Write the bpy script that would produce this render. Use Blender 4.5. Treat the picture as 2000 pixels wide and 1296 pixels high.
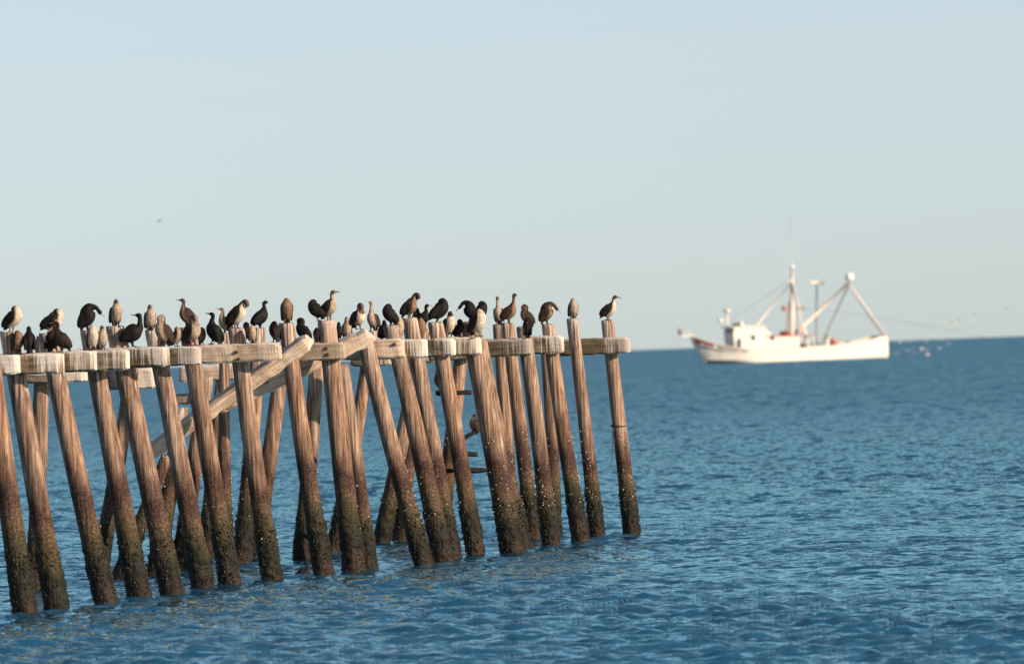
import bpy, bmesh, math, random
import numpy as np
from mathutils import Vector, Matrix, noise, kdtree
random.seed(7)
rng = np.random.default_rng(11)
R = math.radians
sc = bpy.context.scene
col = sc.collection
for o in list(bpy.data.objects):
    bpy.data.objects.remove(o)

# ------------------------------------------------------------------ camera
LENS = 400.0                      # long telephoto on a 36 mm frame
FPX = 2000 * LENS / 36.0          # focal length in photo pixels
CAM_H = 3.8
ROLL = R(2.08)                    # the photographer held the camera slightly tilted
PITCH = 20.0 / FPX
EARTH = 6.371e6
f_ = Vector((0, math.cos(PITCH), math.sin(PITCH)))
r0 = Vector((1, 0, 0)); u0 = r0.cross(f_)
r_ = (r0 * math.cos(ROLL) - u0 * math.sin(ROLL)).normalized()
u_ = (u0 * math.cos(ROLL) + r0 * math.sin(ROLL)).normalized()
CAM = Vector((0, 0, CAM_H))
cd = bpy.data.cameras.new('camera'); cam = bpy.data.objects.new('camera', cd); col.objects.link(cam)
cd.lens = LENS; cd.sensor_width = 36; cd.clip_start = 1; cd.clip_end = 40000
m = Matrix((r_, u_, -f_)).transposed().to_4x4(); m.translation = CAM
cam.matrix_world = m
cd.dof.use_dof = True; cd.dof.focus_distance = 196; cd.dof.aperture_fstop = 4.4
sc.camera = cam

# ------------------------------------------------------------------ sky and sun
SUN_AZ = R(122)      # clockwise from +Y: behind the camera to the right
SUN_EL = R(19)
w = bpy.data.worlds.new('World'); sc.world = w; w.use_nodes = True
nt = w.node_tree; nt.nodes.clear()
sky = nt.nodes.new('ShaderNodeTexSky'); sky.sky_type = 'NISHITA'; sky.sun_disc = False
sky.sun_elevation = SUN_EL; sky.sun_rotation = SUN_AZ
sky.altitude = 0; sky.air_density = 0.45; sky.dust_density = 0.30; sky.ozone_density = 0.0
tint = nt.nodes.new('ShaderNodeMix'); tint.data_type = 'RGBA'; tint.blend_type = 'MULTIPLY'
tint.inputs[0].default_value = 1.0
tint.inputs[7].default_value = (0.975, 1.0, 1.035, 1)
bg = nt.nodes.new('ShaderNodeBackground'); bg.inputs[1].default_value = 0.088
wo = nt.nodes.new('ShaderNodeOutputWorld')
hs = nt.nodes.new('ShaderNodeHueSaturation'); hs.inputs['Saturation'].default_value = 0.70
nt.links.new(sky.outputs[0], hs.inputs['Color']); nt.links.new(hs.outputs[0], tint.inputs[6]); nt.links.new(tint.outputs[2], bg.inputs[0]); nt.links.new(bg.outputs[0], wo.inputs[0])
sd = bpy.data.lights.new('sun', 'SUN'); sun = bpy.data.objects.new('sun', sd); col.objects.link(sun)
sd.energy = 5.0; sd.angle = R(0.6); sd.color = (1.0, 0.79, 0.58)
to_sun = Vector((math.sin(SUN_AZ) * math.cos(SUN_EL), math.cos(SUN_AZ) * math.cos(SUN_EL), math.sin(SUN_EL)))
sun.rotation_euler = to_sun.to_track_quat('Z', 'Y').to_euler()
sun.location = (60, -40, 60)
sc.view_settings.view_transform = 'Standard'; sc.view_settings.look = 'None'
sc.view_settings.exposure = 0.36; sc.view_settings.gamma = 1.0; sc.view_settings.use_curve_mapping = False
sc.render.engine = 'CYCLES'
sc.cycles.use_denoising = True
sc.cycles.max_bounces = 6

# ------------------------------------------------------------------ helpers
def W(px, py, d):
    """world point that the photo shows at pixel (px, py) (2000 px wide photo) at depth d metres"""
    return CAM + r_ * ((px - 1000) / FPX * d) + u_ * (-(py - 648) / FPX * d) + f_ * d
def depth_on_water(px, py):
    v = r_ * ((px - 1000) / FPX) + u_ * (-(py - 648) / FPX) + f_
    return -CAM_H / v.z
def ppm(d): return FPX / d

def tag(o, label=None, cat=None, group=None, kind=None):
    if label: o['label'] = label
    if cat: o['category'] = cat
    if group: o['group'] = group
    if kind: o['kind'] = kind
    return o
def empty(name, loc, rz=0.0):
    o = bpy.data.objects.new(name, None); col.objects.link(o); o.location = loc
    o.rotation_euler = (0, 0, rz); o.empty_display_size = 0.2
    return o
def mk(name, verts, faces, mat, parent=None, loc=(0, 0, 0), smooth=False, rot=None, world=True):
    me = bpy.data.meshes.new(name); me.from_pydata([tuple(v) for v in verts], [], faces); me.update()
    if smooth: me.polygons.foreach_set('use_smooth', [True] * len(me.polygons))
    if mat: me.materials.append(mat)
    o = bpy.data.objects.new(name, me); col.objects.link(o)
    o.location = Vector(loc) - (Vector(parent.location) if (parent and world) else Vector())
    if rot is not None: o.rotation_euler = rot
    o.parent = parent
    return o
def bm_obj(name, bm, mat, parent=None, loc=(0, 0, 0), smooth=False):
    me = bpy.data.meshes.new(name); bm.to_mesh(me); bm.free()
    if smooth: me.polygons.foreach_set('use_smooth', [True] * len(me.polygons))
    if mat: me.materials.append(mat)
    o = bpy.data.objects.new(name, me); col.objects.link(o); o.location = loc; o.parent = parent
    return o
def tube_bm(bm, pts, rads, n=10, cap=True):
    pts = [Vector(p) for p in pts]; rings = []
    for i, p in enumerate(pts):
        t = (pts[min(i + 1, len(pts) - 1)] - pts[max(i - 1, 0)]).normalized()
        a = Vector((0, 0, 1)) if abs(t.z) < 0.9 else Vector((0, 1, 0))
        s = t.cross(a).normalized(); b = s.cross(t)
        rr = rads[i] if hasattr(rads, '__len__') else rads
        rings.append([bm.verts.new(p + (s * math.cos(k * 2 * math.pi / n) + b * math.sin(k * 2 * math.pi / n)) * rr) for k in range(n)])
    for i in range(len(rings) - 1):
        for k in range(n):
            bm.faces.new((rings[i][k], rings[i][(k + 1) % n], rings[i + 1][(k + 1) % n], rings[i + 1][k]))
    if cap:
        bm.faces.new(rings[0]); bm.faces.new(rings[-1][::-1])
def box_bm(bm, x0, x1, y0, y1, z0, z1, bev=0.0):
    v = [bm.verts.new((x, y, z)) for x in (x0, x1) for y in (y0, y1) for z in (z0, z1)]
    fs = [bm.faces.new([v[i] for i in q]) for q in ((0, 1, 3, 2), (4, 6, 7, 5), (0, 4, 5, 1), (2, 3, 7, 6), (0, 2, 6, 4), (1, 5, 7, 3))]
    if bev:
        es = list({e for f in fs for e in f.edges})
        bmesh.ops.bevel(bm, geom=es, offset=bev, segments=2, affect='EDGES')
def prism_bm(bm, poly, y0, y1):
    """poly: list of (x, z); extruded from y0 to y1"""
    a = [bm.verts.new((x, y0, z)) for x, z in poly]; b = [bm.verts.new((x, y1, z)) for x, z in poly]
    bm.faces.new(a); bm.faces.new(b[::-1])
    for i in range(len(poly)):
        j = (i + 1) % len(poly); bm.faces.new((a[j], a[i], b[i], b[j]))
    bmesh.ops.recalc_face_normals(bm, faces=bm.faces[:])

# ------------------------------------------------------------------ materials
class N:
    def __init__(s, name):
        s.m = bpy.data.materials.new(name); s.m.use_nodes = True; s.t = s.m.node_tree
        s.b = s.t.nodes['Principled BSDF']
    def n(s, typ, **kw):
        x = s.t.nodes.new(typ)
        for k, v in kw.items(): setattr(x, k, v)
        return x
    def l(s, a, b): s.t.links.new(a, b)
    def ramp(s, fac, stops, mode='LINEAR'):
        x = s.n('ShaderNodeValToRGB'); x.color_ramp.interpolation = mode
        e = x.color_ramp.elements
        while len(e) < len(stops): e.new(0.5)
        for i, (p, c) in enumerate(stops):
            e[i].position = p; e[i].color = (c[0], c[1], c[2], 1) if hasattr(c, '__len__') else (c, c, c, 1)
        s.l(fac, x.inputs[0]); return x.outputs[0]
    def mix(s, fac, a, b, mode='MIX'):
        x = s.n('ShaderNodeMix', data_type='RGBA', blend_type=mode)
        for sock, v in ((x.inputs[0], fac), (x.inputs[6], a), (x.inputs[7], b)):
            if hasattr(v, 'is_output'): s.l(v, sock)
            elif hasattr(v, '__len__'): sock.default_value = (v[0], v[1], v[2], 1)
            else: sock.default_value = v
        return x.outputs[2]
    def math(s, op, a, b=0.0, c=None, clamp=False):
        x = s.n('ShaderNodeMath', operation=op, use_clamp=clamp)
        for i, v in enumerate((a, b) if c is None else (a, b, c)):
            if hasattr(v, 'is_output'): s.l(v, x.inputs[i])
            else: x.inputs[i].default_value = v
        return x.outputs[0]
    def noise(s, vec, scale, detail=3, rough=0.55):
        x = s.n('ShaderNodeTexNoise'); x.inputs['Scale'].default_value = scale
        x.inputs['Detail'].default_value = detail; x.inputs['Roughness'].default_value = rough
        s.l(vec, x.inputs['Vector']); return x
    def scaled(s, vec, sx, sy, sz, off=None):
        x = s.n('ShaderNodeMapping'); x.inputs['Scale'].default_value = (sx, sy, sz); s.l(vec, x.inputs[0])
        if off is not None: s.l(off, x.inputs['Location'])
        return x.outputs[0]
    def bump(s, h, strength, dist):
        x = s.n('ShaderNodeBump'); x.inputs['Strength'].default_value = strength; x.inputs['Distance'].default_value = dist
        s.l(h, x.inputs['Height']); s.l(x.outputs[0], s.b.inputs['Normal'])
def simple(name, c, rough=0.6, metal=0.0, var=0.12, scale=3.0):
    k = N(name); tc = k.n('ShaderNodeTexCoord').outputs['Object']
    ns = k.noise(tc, scale, 4).outputs[0]
    a = tuple(max(0, x * (1 - var)) for x in c); b = tuple(min(1, x * (1 + var)) for x in c)
    k.l(k.ramp(ns, [(0.3, a), (0.7, b)]), k.b.inputs['Base Color'])
    k.b.inputs['Roughness'].default_value = rough; k.b.inputs['Metallic'].default_value = metal
    return k.m

def pile_material():
    k = N('weathered_pile_wood')
    oi = k.n('ShaderNodeObjectInfo'); tc = k.n('ShaderNodeTexCoord').outputs['Object']
    geo = k.n('ShaderNodeNewGeometry'); sx = k.n('ShaderNodeSeparateXYZ'); k.l(geo.outputs['Position'], sx.inputs[0])
    so = k.n('ShaderNodeSeparateXYZ'); k.l(tc, so.inputs[0])
    osep = k.n('ShaderNodeSeparateColor'); k.l(oi.outputs['Color'], osep.inputs[0])
    off = k.n('ShaderNodeCombineXYZ'); k.l(k.math('MULTIPLY', oi.outputs['Random'], 37.0), off.inputs[0]); k.l(k.math('MULTIPLY', oi.outputs['Random'], 91.0), off.inputs[2])
    grain = k.noise(k.scaled(tc, 22, 22, 0.9, off.outputs[0]), 1.0, 4, 0.6).outputs[0]
    blotch = k.noise(k.scaled(tc, 3, 3, 1.6, off.outputs[0]), 1.0, 3).outputs[0]
    fine = k.noise(k.scaled(tc, 30, 30, 30, off.outputs[0]), 1.0, 3).outputs[0]
    dry = k.ramp(grain, [(0.28, (0.095, 0.052, 0.034)), (0.44, (0.27, 0.175, 0.125)), (0.58, (0.45, 0.315, 0.230)), (0.76, (0.60, 0.46, 0.36))])
    dry = k.mix(0.55, dry, k.ramp(blotch, [(0.35, (0.45, 0.40, 0.40)), (0.65, (1.0, 1.0, 1.0))]), 'MULTIPLY')
    crack = k.noise(k.scaled(tc, 38, 38, 1.6, off.outputs[0]), 1.0, 2).outputs[0]
    dry = k.mix(0.85, dry, k.ramp(crack, [(0.33, (0.22, 0.18, 0.16)), (0.40, (1, 1, 1))]), 'MULTIPLY')
    hue = k.ramp(oi.outputs['Random'], [(0.0, (1.0, 0.90, 0.82)), (0.5, (0.84, 0.82, 0.80)), (1.0, (1.0, 1.0, 1.0))])
    dry = k.mix(1.0, dry, hue, 'MULTIPLY')
    # bird droppings run down from the top
    run = k.noise(k.scaled(tc, 26, 26, 0.7, off.outputs[0]), 1.0, 2).outputs[0]
    down = k.math('MULTIPLY', so.outputs[2], -1.0)                       # metres below the pile top
    topm = k.math('SUBTRACT', 1.0, k.math('DIVIDE', down, 1.5), clamp=True)
    gm = k.math('ADD', k.math('MULTIPLY', run, 1.0), k.math('MULTIPLY', topm, 0.24))
    gm = k.ramp(gm, [(0.66, 0.0), (0.82, 0.75)])
    gm = k.math('MULTIPLY', gm, osep.outputs[0])
    dry = k.mix(gm, dry, (0.66, 0.60, 0.56))
    # tide zones by height above the water
    zz = k.math('ADD', sx.outputs[2], k.math('MULTIPLY', k.math('SUBTRACT', blotch, 0.5), 1.1))
    zz = k.math('ADD', zz, k.math('MULTIPLY', k.math('SUBTRACT', oi.outputs['Random'], 0.5), 0.3))
    zf = k.math('DIVIDE', zz, 3.2)
    low = k.ramp(zf, [(0.0, (0.026, 0.015, 0.009)), (0.08, (0.010, 0.007, 0.005)), (0.19, (0.010, 0.011, 0.005)), (0.29, (0.045, 0.036, 0.017)), (0.38, (0.095, 0.058, 0.036)), (0.46, (0.050, 0.027, 0.022)), (0.64, (0.070, 0.037, 0.028))])
    low = k.mix(0.8, low, k.ramp(fine, [(0.30, (0.22, 0.22, 0.22)), (0.48, (0.8, 0.8, 0.8)), (0.70, (2.6, 2.4, 2.0))]), 'MULTIPLY')
    wet = k.ramp(k.math('ADD', zf, k.math('MULTIPLY', k.math('SUBTRACT', grain, 0.5), 0.12)), [(0.50, 0.0), (0.72, 1.0)])
    c = k.mix(wet, low, dry)
    k.l(c, k.b.inputs['Base Color'])
    k.b.inputs['Specular IOR Level'].default_value = 0.25
    k.l(k.ramp(zf, [(0.1, 0.6), (0.7, 0.9)]), k.b.inputs['Roughness'])
    k.bump(k.math('ADD', grain, k.math('MULTIPLY', fine, 0.4)), 0.9, 0.03)
    return k.m
def timber_material():
    k = N('weathered_timber')
    oi = k.n('ShaderNodeObjectInfo'); tc = k.n('ShaderNodeTexCoord').outputs['Object']
    so = k.n('ShaderNodeSeparateXYZ'); k.l(tc, so.inputs[0])
    osep = k.n('ShaderNodeSeparateColor'); k.l(oi.outputs['Color'], osep.inputs[0])
    off = k.n('ShaderNodeCombineXYZ'); k.l(k.math('MULTIPLY', oi.outputs['Random'], 53.0), off.inputs[0]); k.l(k.math('MULTIPLY', oi.outputs['Random'], 17.0), off.inputs[2])
    grain = k.noise(k.scaled(tc, 1.3, 24, 24, off.outputs[0]), 1.0, 4, 0.6).outputs[0]
    blotch = k.noise(k.scaled(tc, 2.2, 4, 4, off.outputs[0]), 1.0, 3).outputs[0]
    old = k.ramp(grain, [(0.3, (0.035, 0.027, 0.015)), (0.5, (0.095, 0.074, 0.042)), (0.72, (0.19, 0.145, 0.088))])
    new = k.ramp(grain, [(0.3, (0.46, 0.29, 0.19)), (0.5, (0.74, 0.55, 0.40)), (0.72, (0.84, 0.70, 0.56))])
    c = k.mix(osep.outputs[1], old, new)
    c = k.mix(0.6, c, k.ramp(blotch, [(0.34, (0.42, 0.42, 0.38)), (0.6, (1, 1, 1))]), 'MULTIPLY')
    rust = k.ramp(k.noise(k.scaled(tc, 3.0, 3, 5, off.outputs[0]), 1.0, 2).outputs[0], [(0.66, 0.0), (0.74, 0.8)])
    c = k.mix(rust, c, (0.20, 0.07, 0.03))
    # droppings: vertical runs from the top edge, heaviest near the end of the timber
    run = k.noise(k.scaled(tc, 34, 12, 0.9, off.outputs[0]), 1.0, 4, 0.65).outputs[0]
    patch = k.noise(k.scaled(tc, 2.4, 1, 0.3, off.outputs[0]), 1.0, 2).outputs[0]
    endm = k.ramp(so.outputs[0], [(-0.36 + 0.5, 0.0), (-0.22 + 0.5, 1.0)])
    ex = k.math('ADD', k.math('ADD', so.outputs[0], 0.5), k.math('MULTIPLY', k.math('SUBTRACT', run, 0.5), 0.9))
    ex = k.math('ADD', ex, k.math('MULTIPLY', k.math('SUBTRACT', blotch, 0.5), 0.5))
    endm = k.ramp(ex, [(0.02, 0.0), (0.34, 1.0)])
    topf = k.math('MULTIPLY', k.math('ADD', so.outputs[2], 0.16), 0.35)
    s_ = k.math('ADD', k.math('MULTIPLY', run, 0.75), k.math('MULTIPLY', k.math('SUBTRACT', patch, 0.5), 0.9))
    s_ = k.math('ADD', k.math('ADD', s_, topf), k.math('MULTIPLY', endm, 0.22))
    g = k.ramp(s_, [(0.46, 0.0), (0.62, 0.95)])
    g = k.math('MULTIPLY', g, osep.outputs[0], clamp=True)
    c = k.mix(g, c, (0.80, 0.71, 0.64))
    nsep = k.n('ShaderNodeSeparateXYZ'); ge = k.n('ShaderNodeNewGeometry'); k.l(ge.outputs['Normal'], nsep.inputs[0])
    up = k.math('MULTIPLY', k.ramp(nsep.outputs[2], [(0.55, 0.0), (0.8, 0.8)]), k.math('ADD', osep.outputs[0], 0.15), clamp=True)
    c = k.mix(up, c, (0.68, 0.65, 0.62))
    k.l(c, k.b.inputs['Base Color'])
    k.b.inputs['Roughness'].default_value = 0.85; k.b.inputs['Specular IOR Level'].default_value = 0.25
    k.bump(grain, 0.7, 0.02)
    return k.m
def water_material():
    k = N('sea_water')
    geo = k.n('ShaderNodeNewGeometry'); pos = geo.outputs['Position']
    def dev(scale, sx, sy, detail, amt):
        c = k.noise(k.scaled(pos, sx, sy, 0.0), scale, detail, 0.55).outputs[1]
        v = k.n('ShaderNodeVectorMath', operation='SUBTRACT'); k.l(c, v.inputs[0]); v.inputs[1].default_value = (0.5, 0.5, 0.5)
        x = k.n('ShaderNodeVectorMath', operation='MULTIPLY'); k.l(v.outputs[0], x.inputs[0]); x.inputs[1].default_value = (amt, amt, 0.0)
        return x.outputs[0]
    def add(a, b):
        x = k.n('ShaderNodeVectorMath', operation='ADD'); k.l(a, x.inputs[0]); k.l(b, x.inputs[1]); return x.outputs[0]
    sy = k.n('ShaderNodeSeparateXYZ'); k.l(pos, sy.inputs[0])
    # where the mesh is too coarse to carry the small waves, the normals carry them
    amp = k.ramp(k.math('DIVIDE', sy.outputs[1], 700.0), [(0.20, 0.55), (0.5, 0.90), (1.0, 1.0)])
    dv = k.n('ShaderNodeVectorMath', operation='SCALE'); k.l(add(dev(4.5, 1.0, 0.8, 3, 1.7), dev(0.9, 1.0, 0.7, 3, 1.3)), dv.inputs[0]); k.l(amp, dv.inputs[3])
    def weighted(v, stops):
        x = k.n('ShaderNodeVectorMath', operation='SCALE'); k.l(v, x.inputs[0]); k.l(k.ramp(k.math('DIVIDE', sy.outputs[1], 1500.0), stops), x.inputs[3]); return x.outputs[0]
    # trains of waves that still read as darker and lighter flecks far out
    grp = add(weighted(dev(1.0, 1.9, 0.16, 3, 1.5), [(0.13, 0.0), (0.19, 1.0), (0.32, 1.0), (0.5, 0.3)]), weighted(dev(1.0, 1.1, 0.045, 3, 1.8), [(0.26, 0.0), (0.42, 1.0)]))
    nrm = add(geo.outputs['Normal'], add(dv.outputs[0], grp))
    x = k.n('ShaderNodeVectorMath', operation='NORMALIZE'); k.l(nrm, x.inputs[0])
    nv = x.outputs[0]
    big = k.noise(k.scaled(pos, 0.05, 0.012, 0.0), 1.0, 3).outputs[0]
    # blue-green body of the water under a clear reflecting surface
    body = k.n('ShaderNodeBsdfDiffuse'); k.l(k.ramp(big, [(0.3, (0.013, 0.078, 0.165)), (0.7, (0.018, 0.098, 0.205))]), body.inputs['Color']); k.l(nv, body.inputs['Normal'])
    gl = k.n('ShaderNodeBsdfGlossy'); gl.inputs["Color"].default_value = (0.62, 0.98, 1.0, 1); k.l(nv, gl.inputs['Normal'])
    k.l(k.ramp(k.math('DIVIDE', sy.outputs[1], 700.0), [(0.18, 0.06), (0.45, 0.13), (0.9, 0.22)]), gl.inputs['Roughness'])
    fr = k.n('ShaderNodeFresnel'); fr.inputs['IOR'].default_value = 1.333; k.l(nv, fr.inputs['Normal'])
    mx = k.n('ShaderNodeMixShader'); k.l(fr.outputs[0], mx.inputs[0]); k.l(body.outputs[0], mx.inputs[1]); k.l(gl.outputs[0], mx.inputs[2])
    out = [q for q in k.t.nodes if q.type == 'OUTPUT_MATERIAL'][0]
    k.t.nodes.remove(k.b); k.l(mx.outputs[0], out.inputs['Surface'])
    return k.m
def bird_material():
    k = N('cormorant_feathers')
    at = k.n('ShaderNodeAttribute', attribute_name='plumage')
    tc = k.n('ShaderNodeTexCoord').outputs['Object']
    ns = k.noise(k.scaled(tc, 60, 60, 25), 1.0, 3).outputs[0]
    c = k.mix(0.7, at.outputs['Color'], k.ramp(ns, [(0.3, (0.6, 0.6, 0.6)), (0.7, (1.3, 1.3, 1.3))]), 'MULTIPLY')
    k.l(c, k.b.inputs['Base Color']); k.b.inputs['Roughness'].default_value = 0.65
    k.b.inputs['Specular IOR Level'].default_value = 0.15
    k.bump(ns, 0.4, 0.01)
    return k.m
M = dict(pile=pile_material(), timber=timber_material(), water=water_material(), bird=bird_material(),
         bill=simple('bill_horn', (0.45, 0.22, 0.07), 0.5), bill_dark=simple('bill_dark_horn', (0.10, 0.06, 0.035), 0.5),
         foot=simple('black_webbed_skin', (0.015, 0.013, 0.012), 0.6),
         mussel=simple('mussel_and_weed', (0.026, 0.019, 0.010), 0.55, var=0.6, scale=9),
         weed=simple('green_weed', (0.042, 0.040, 0.015), 0.7, var=0.5, scale=9),
         barnacle=simple('barnacle_shell', (0.55, 0.47, 0.38), 0.8),
         tar=simple('dark_wet_timber', (0.014, 0.010, 0.009), 0.8, var=0.4, scale=12), iron=simple('rusty_iron', (0.12, 0.045, 0.022), 0.8, var=0.4, scale=30),
         rope=simple('frayed_rope', (0.05, 0.045, 0.04), 0.9))

# ------------------------------------------------------------------ sea: one curved sheet, wave relief finest where the camera looks
def build_sea():
    FH = FPX * CAM_H
    rad = [0.0, 20.0, 50.0, 80.0, 100.0]
    r = 112.0
    while r < 9500:
        rad.append(r); r += max(0.10, 0.62 * r * r / FH)
    rad += [12000.0, 20000.0]
    rad = np.array(rad)
    dense = np.linspace(R(-4.3), R(4.3), 330)
    th = np.concatenate([np.linspace(-math.pi, R(-20), 20)[:-1], np.linspace(R(-20), R(-4.3), 30)[:-1], dense, np.linspace(R(4.3), R(20), 30)[1:], np.linspace(R(20), math.pi, 20)[1:-1]])
    rr, tt = np.meshgrid(rad, th, indexing='ij')
    X = rr * np.sin(tt); Y = rr * np.cos(tt)
    dr = np.gradient(rad)[:, None] * np.ones_like(tt); dl = rr * np.gradient(th)[None, :]
    Z = np.zeros_like(X)
    n = 110
    lam = np.exp(rng.uniform(math.log(0.27), math.log(2.8), n))
    ang = R(-20) + rng.normal(0, 0.65, n)
    ph = rng.uniform(0, 2 * math.pi, n)
    slope = 0.28 * math.sqrt(2.0 / n) * np.where(lam > 1.0, 0.40, 1.0)
    gust = 1 + 0.35 * np.sin(X * 0.21 + Y * 0.045 + 1.0) * np.sin(X * 0.08 - Y * 0.031) + 0.25 * np.sin(X * 0.55 + Y * 0.11 + 2)
    for i in range(n):
        kx = 2 * math.pi / lam[i] * math.sin(ang[i]); ky = 2 * math.pi / lam[i] * math.cos(ang[i])
        st, ct = np.sin(tt), np.cos(tt)
        krad = np.abs(kx * st + ky * ct) / (2 * math.pi); klat = np.abs(kx * ct - ky * st) / (2 * math.pi)
        q = np.maximum(krad * dr, klat * dl)                 # cycles per sample
        fade = np.clip((0.42 - q) / 0.14, 0, 1)
        p = kx * X + ky * Y + ph[i]
        Z += fade * slope[i] * lam[i] / (2 * math.pi) * (np.sin(p) + 0.22 * np.cos(2 * p))
    Z *= gust
    Z -= rr * rr / (2 * EARTH)
    nr, nc = X.shape
    co = np.stack([X, Y, Z], -1).reshape(-1, 3)
    idx = np.arange(nr * nc).reshape(nr, nc)
    a = idx[1:-1, :]; b = idx[2:, :]
    a2 = np.roll(a, -1, 1); b2 = np.roll(b, -1, 1)
    quads = np.stack([a, a2, b2, b], -1).reshape(-1, 4)[:, ::-1]
    tri = np.stack([np.full(nc, idx[0, 0]), np.roll(idx[1], -1), idx[1]], -1)[:, ::-1]
    me = bpy.data.meshes.new('sea')
    me.vertices.add(len(co)); me.vertices.foreach_set('co', co.astype(np.float32).ravel())
    loops = np.concatenate([quads.ravel(), tri.ravel()])
    me.loops.add(len(loops)); me.loops.foreach_set('vertex_index', loops.astype(np.int32))
    tot = np.concatenate([np.full(len(quads), 4), np.full(len(tri), 3)])
    me.polygons.add(len(tot))
    me.polygons.foreach_set('loop_start', (np.cumsum(tot) - tot).astype(np.int32))
    me.polygons.foreach_set('use_smooth', np.ones(len(tot), bool))
    me.update(calc_edges=True); me.validate()
    # keep the surface facing up
    if me.polygons[len(quads) // 2].normal.z < 0: me.flip_normals()
    me.materials.append(M['water'])
    o = bpy.data.objects.new('sea', me); col.objects.link(o)
    tag(o, kind='structure')
build_sea()

# ------------------------------------------------------------------ pier: two rows of leaning piles
# key: top px, base px (at the waterline), radius top, radius base, droppings
PILES = {
 'P0': (-26, 640, 50, 1201, .145, .180, .8), 'P1': (17, 647, 112, 1193, .145, .180, 1.), 'P2': (93, 650, 208, 1178, .143, .178, 1.),
 'P3': (173, 645, 273, 1168, .142, .182, .9), 'P4': (224, 636, 337, 1161, .155, .185, 1.), 'P5': (299, 644, 398, 1152, .140, .175, 1.),
 'P6': (366, 639, 450, 1143, .140, .170, .7), 'P7': (461, 640, 532, 1134, .142, .170, .7), 'P8': (559, 630, 633, 1122, .135, .165, .6),
 'P9': (637, 624, 692, 1115, .155, .185, .8), 'P9b': (668, 712, 720, 1111, .115, .155, .2), 'P10': (712, 664, 829, 1103, .145, .165, .4),
 'P11': (763, 634, 867, 1096, .145, .180, .6), 'P12': (799, 620, 884, 1090, .140, .165, .7), 'P13': (850, 628, 930, 1084, .140, .165, .8),
 'P14': (918, 627, 1002, 1080, .178, .215, .6), 'P14b': (938, 662, 1021, 1071, .125, .175, .3), 'P15': (991, 630, 1043, 1054, .122, .155, .5),
 'P16': (1022, 637, 1077, 1064, .135, .160, .6), 'P17': (1071, 632, 1135, 1058, .130, .160, .8), 'P18': (1117, 622, 1167, 1049, .110, .145, .8),
 'P19': (1186, 624, 1235, 1044, .123, .160, .8),
}
BACK = {
 'B1': (85, 655, 69, 1151, .125, .150, .3), 'B2': (262, 690, 190, 1134, .120, .150, .3), 'B3': (327, 888, 233, 1134, .110, .165, .0),
 'B4': (354, 795, 302, 1122, .125, .165, 1.), 'B4a': (403, 735, 352, 1120, .130, .165, .4), 'B5': (434, 741, 401, 1090, .125, .155, 1.),
 'B6': (505, 640, 471, 1102, .125, .160, .9), 'B7': (553, 690, 498, 1090, .135, .165, .2), 'B8': (622, 665, 590, 1092, .130, .165, .6),
 'B9': (728, 645, 652, 1082, .120, .160, .8), 'B10': (829, 640, 744, 1063, .125, .165, .5), 'B11': (814, 690, 781, 1057, .120, .155, .2),
 'B12': (906, 640, 858, 1062, .130, .160, .3), 'B15': (973, 633, 1004, 1052, .110, .140, .5), 'B17': (1066, 662, 1084, 1046, .115, .135, .2),
 'B19': (438, 650, 440, 1098, .085, .150, 1.),
}
pier = empty('pier', W(600, 1126, depth_on_water(600, 1126)))
tag(pier, 'derelict wooden pier of leaning tide-stained piles with cross beams, crowded with cormorants', 'pier')
TOP, DEP = {}, {}
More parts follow.
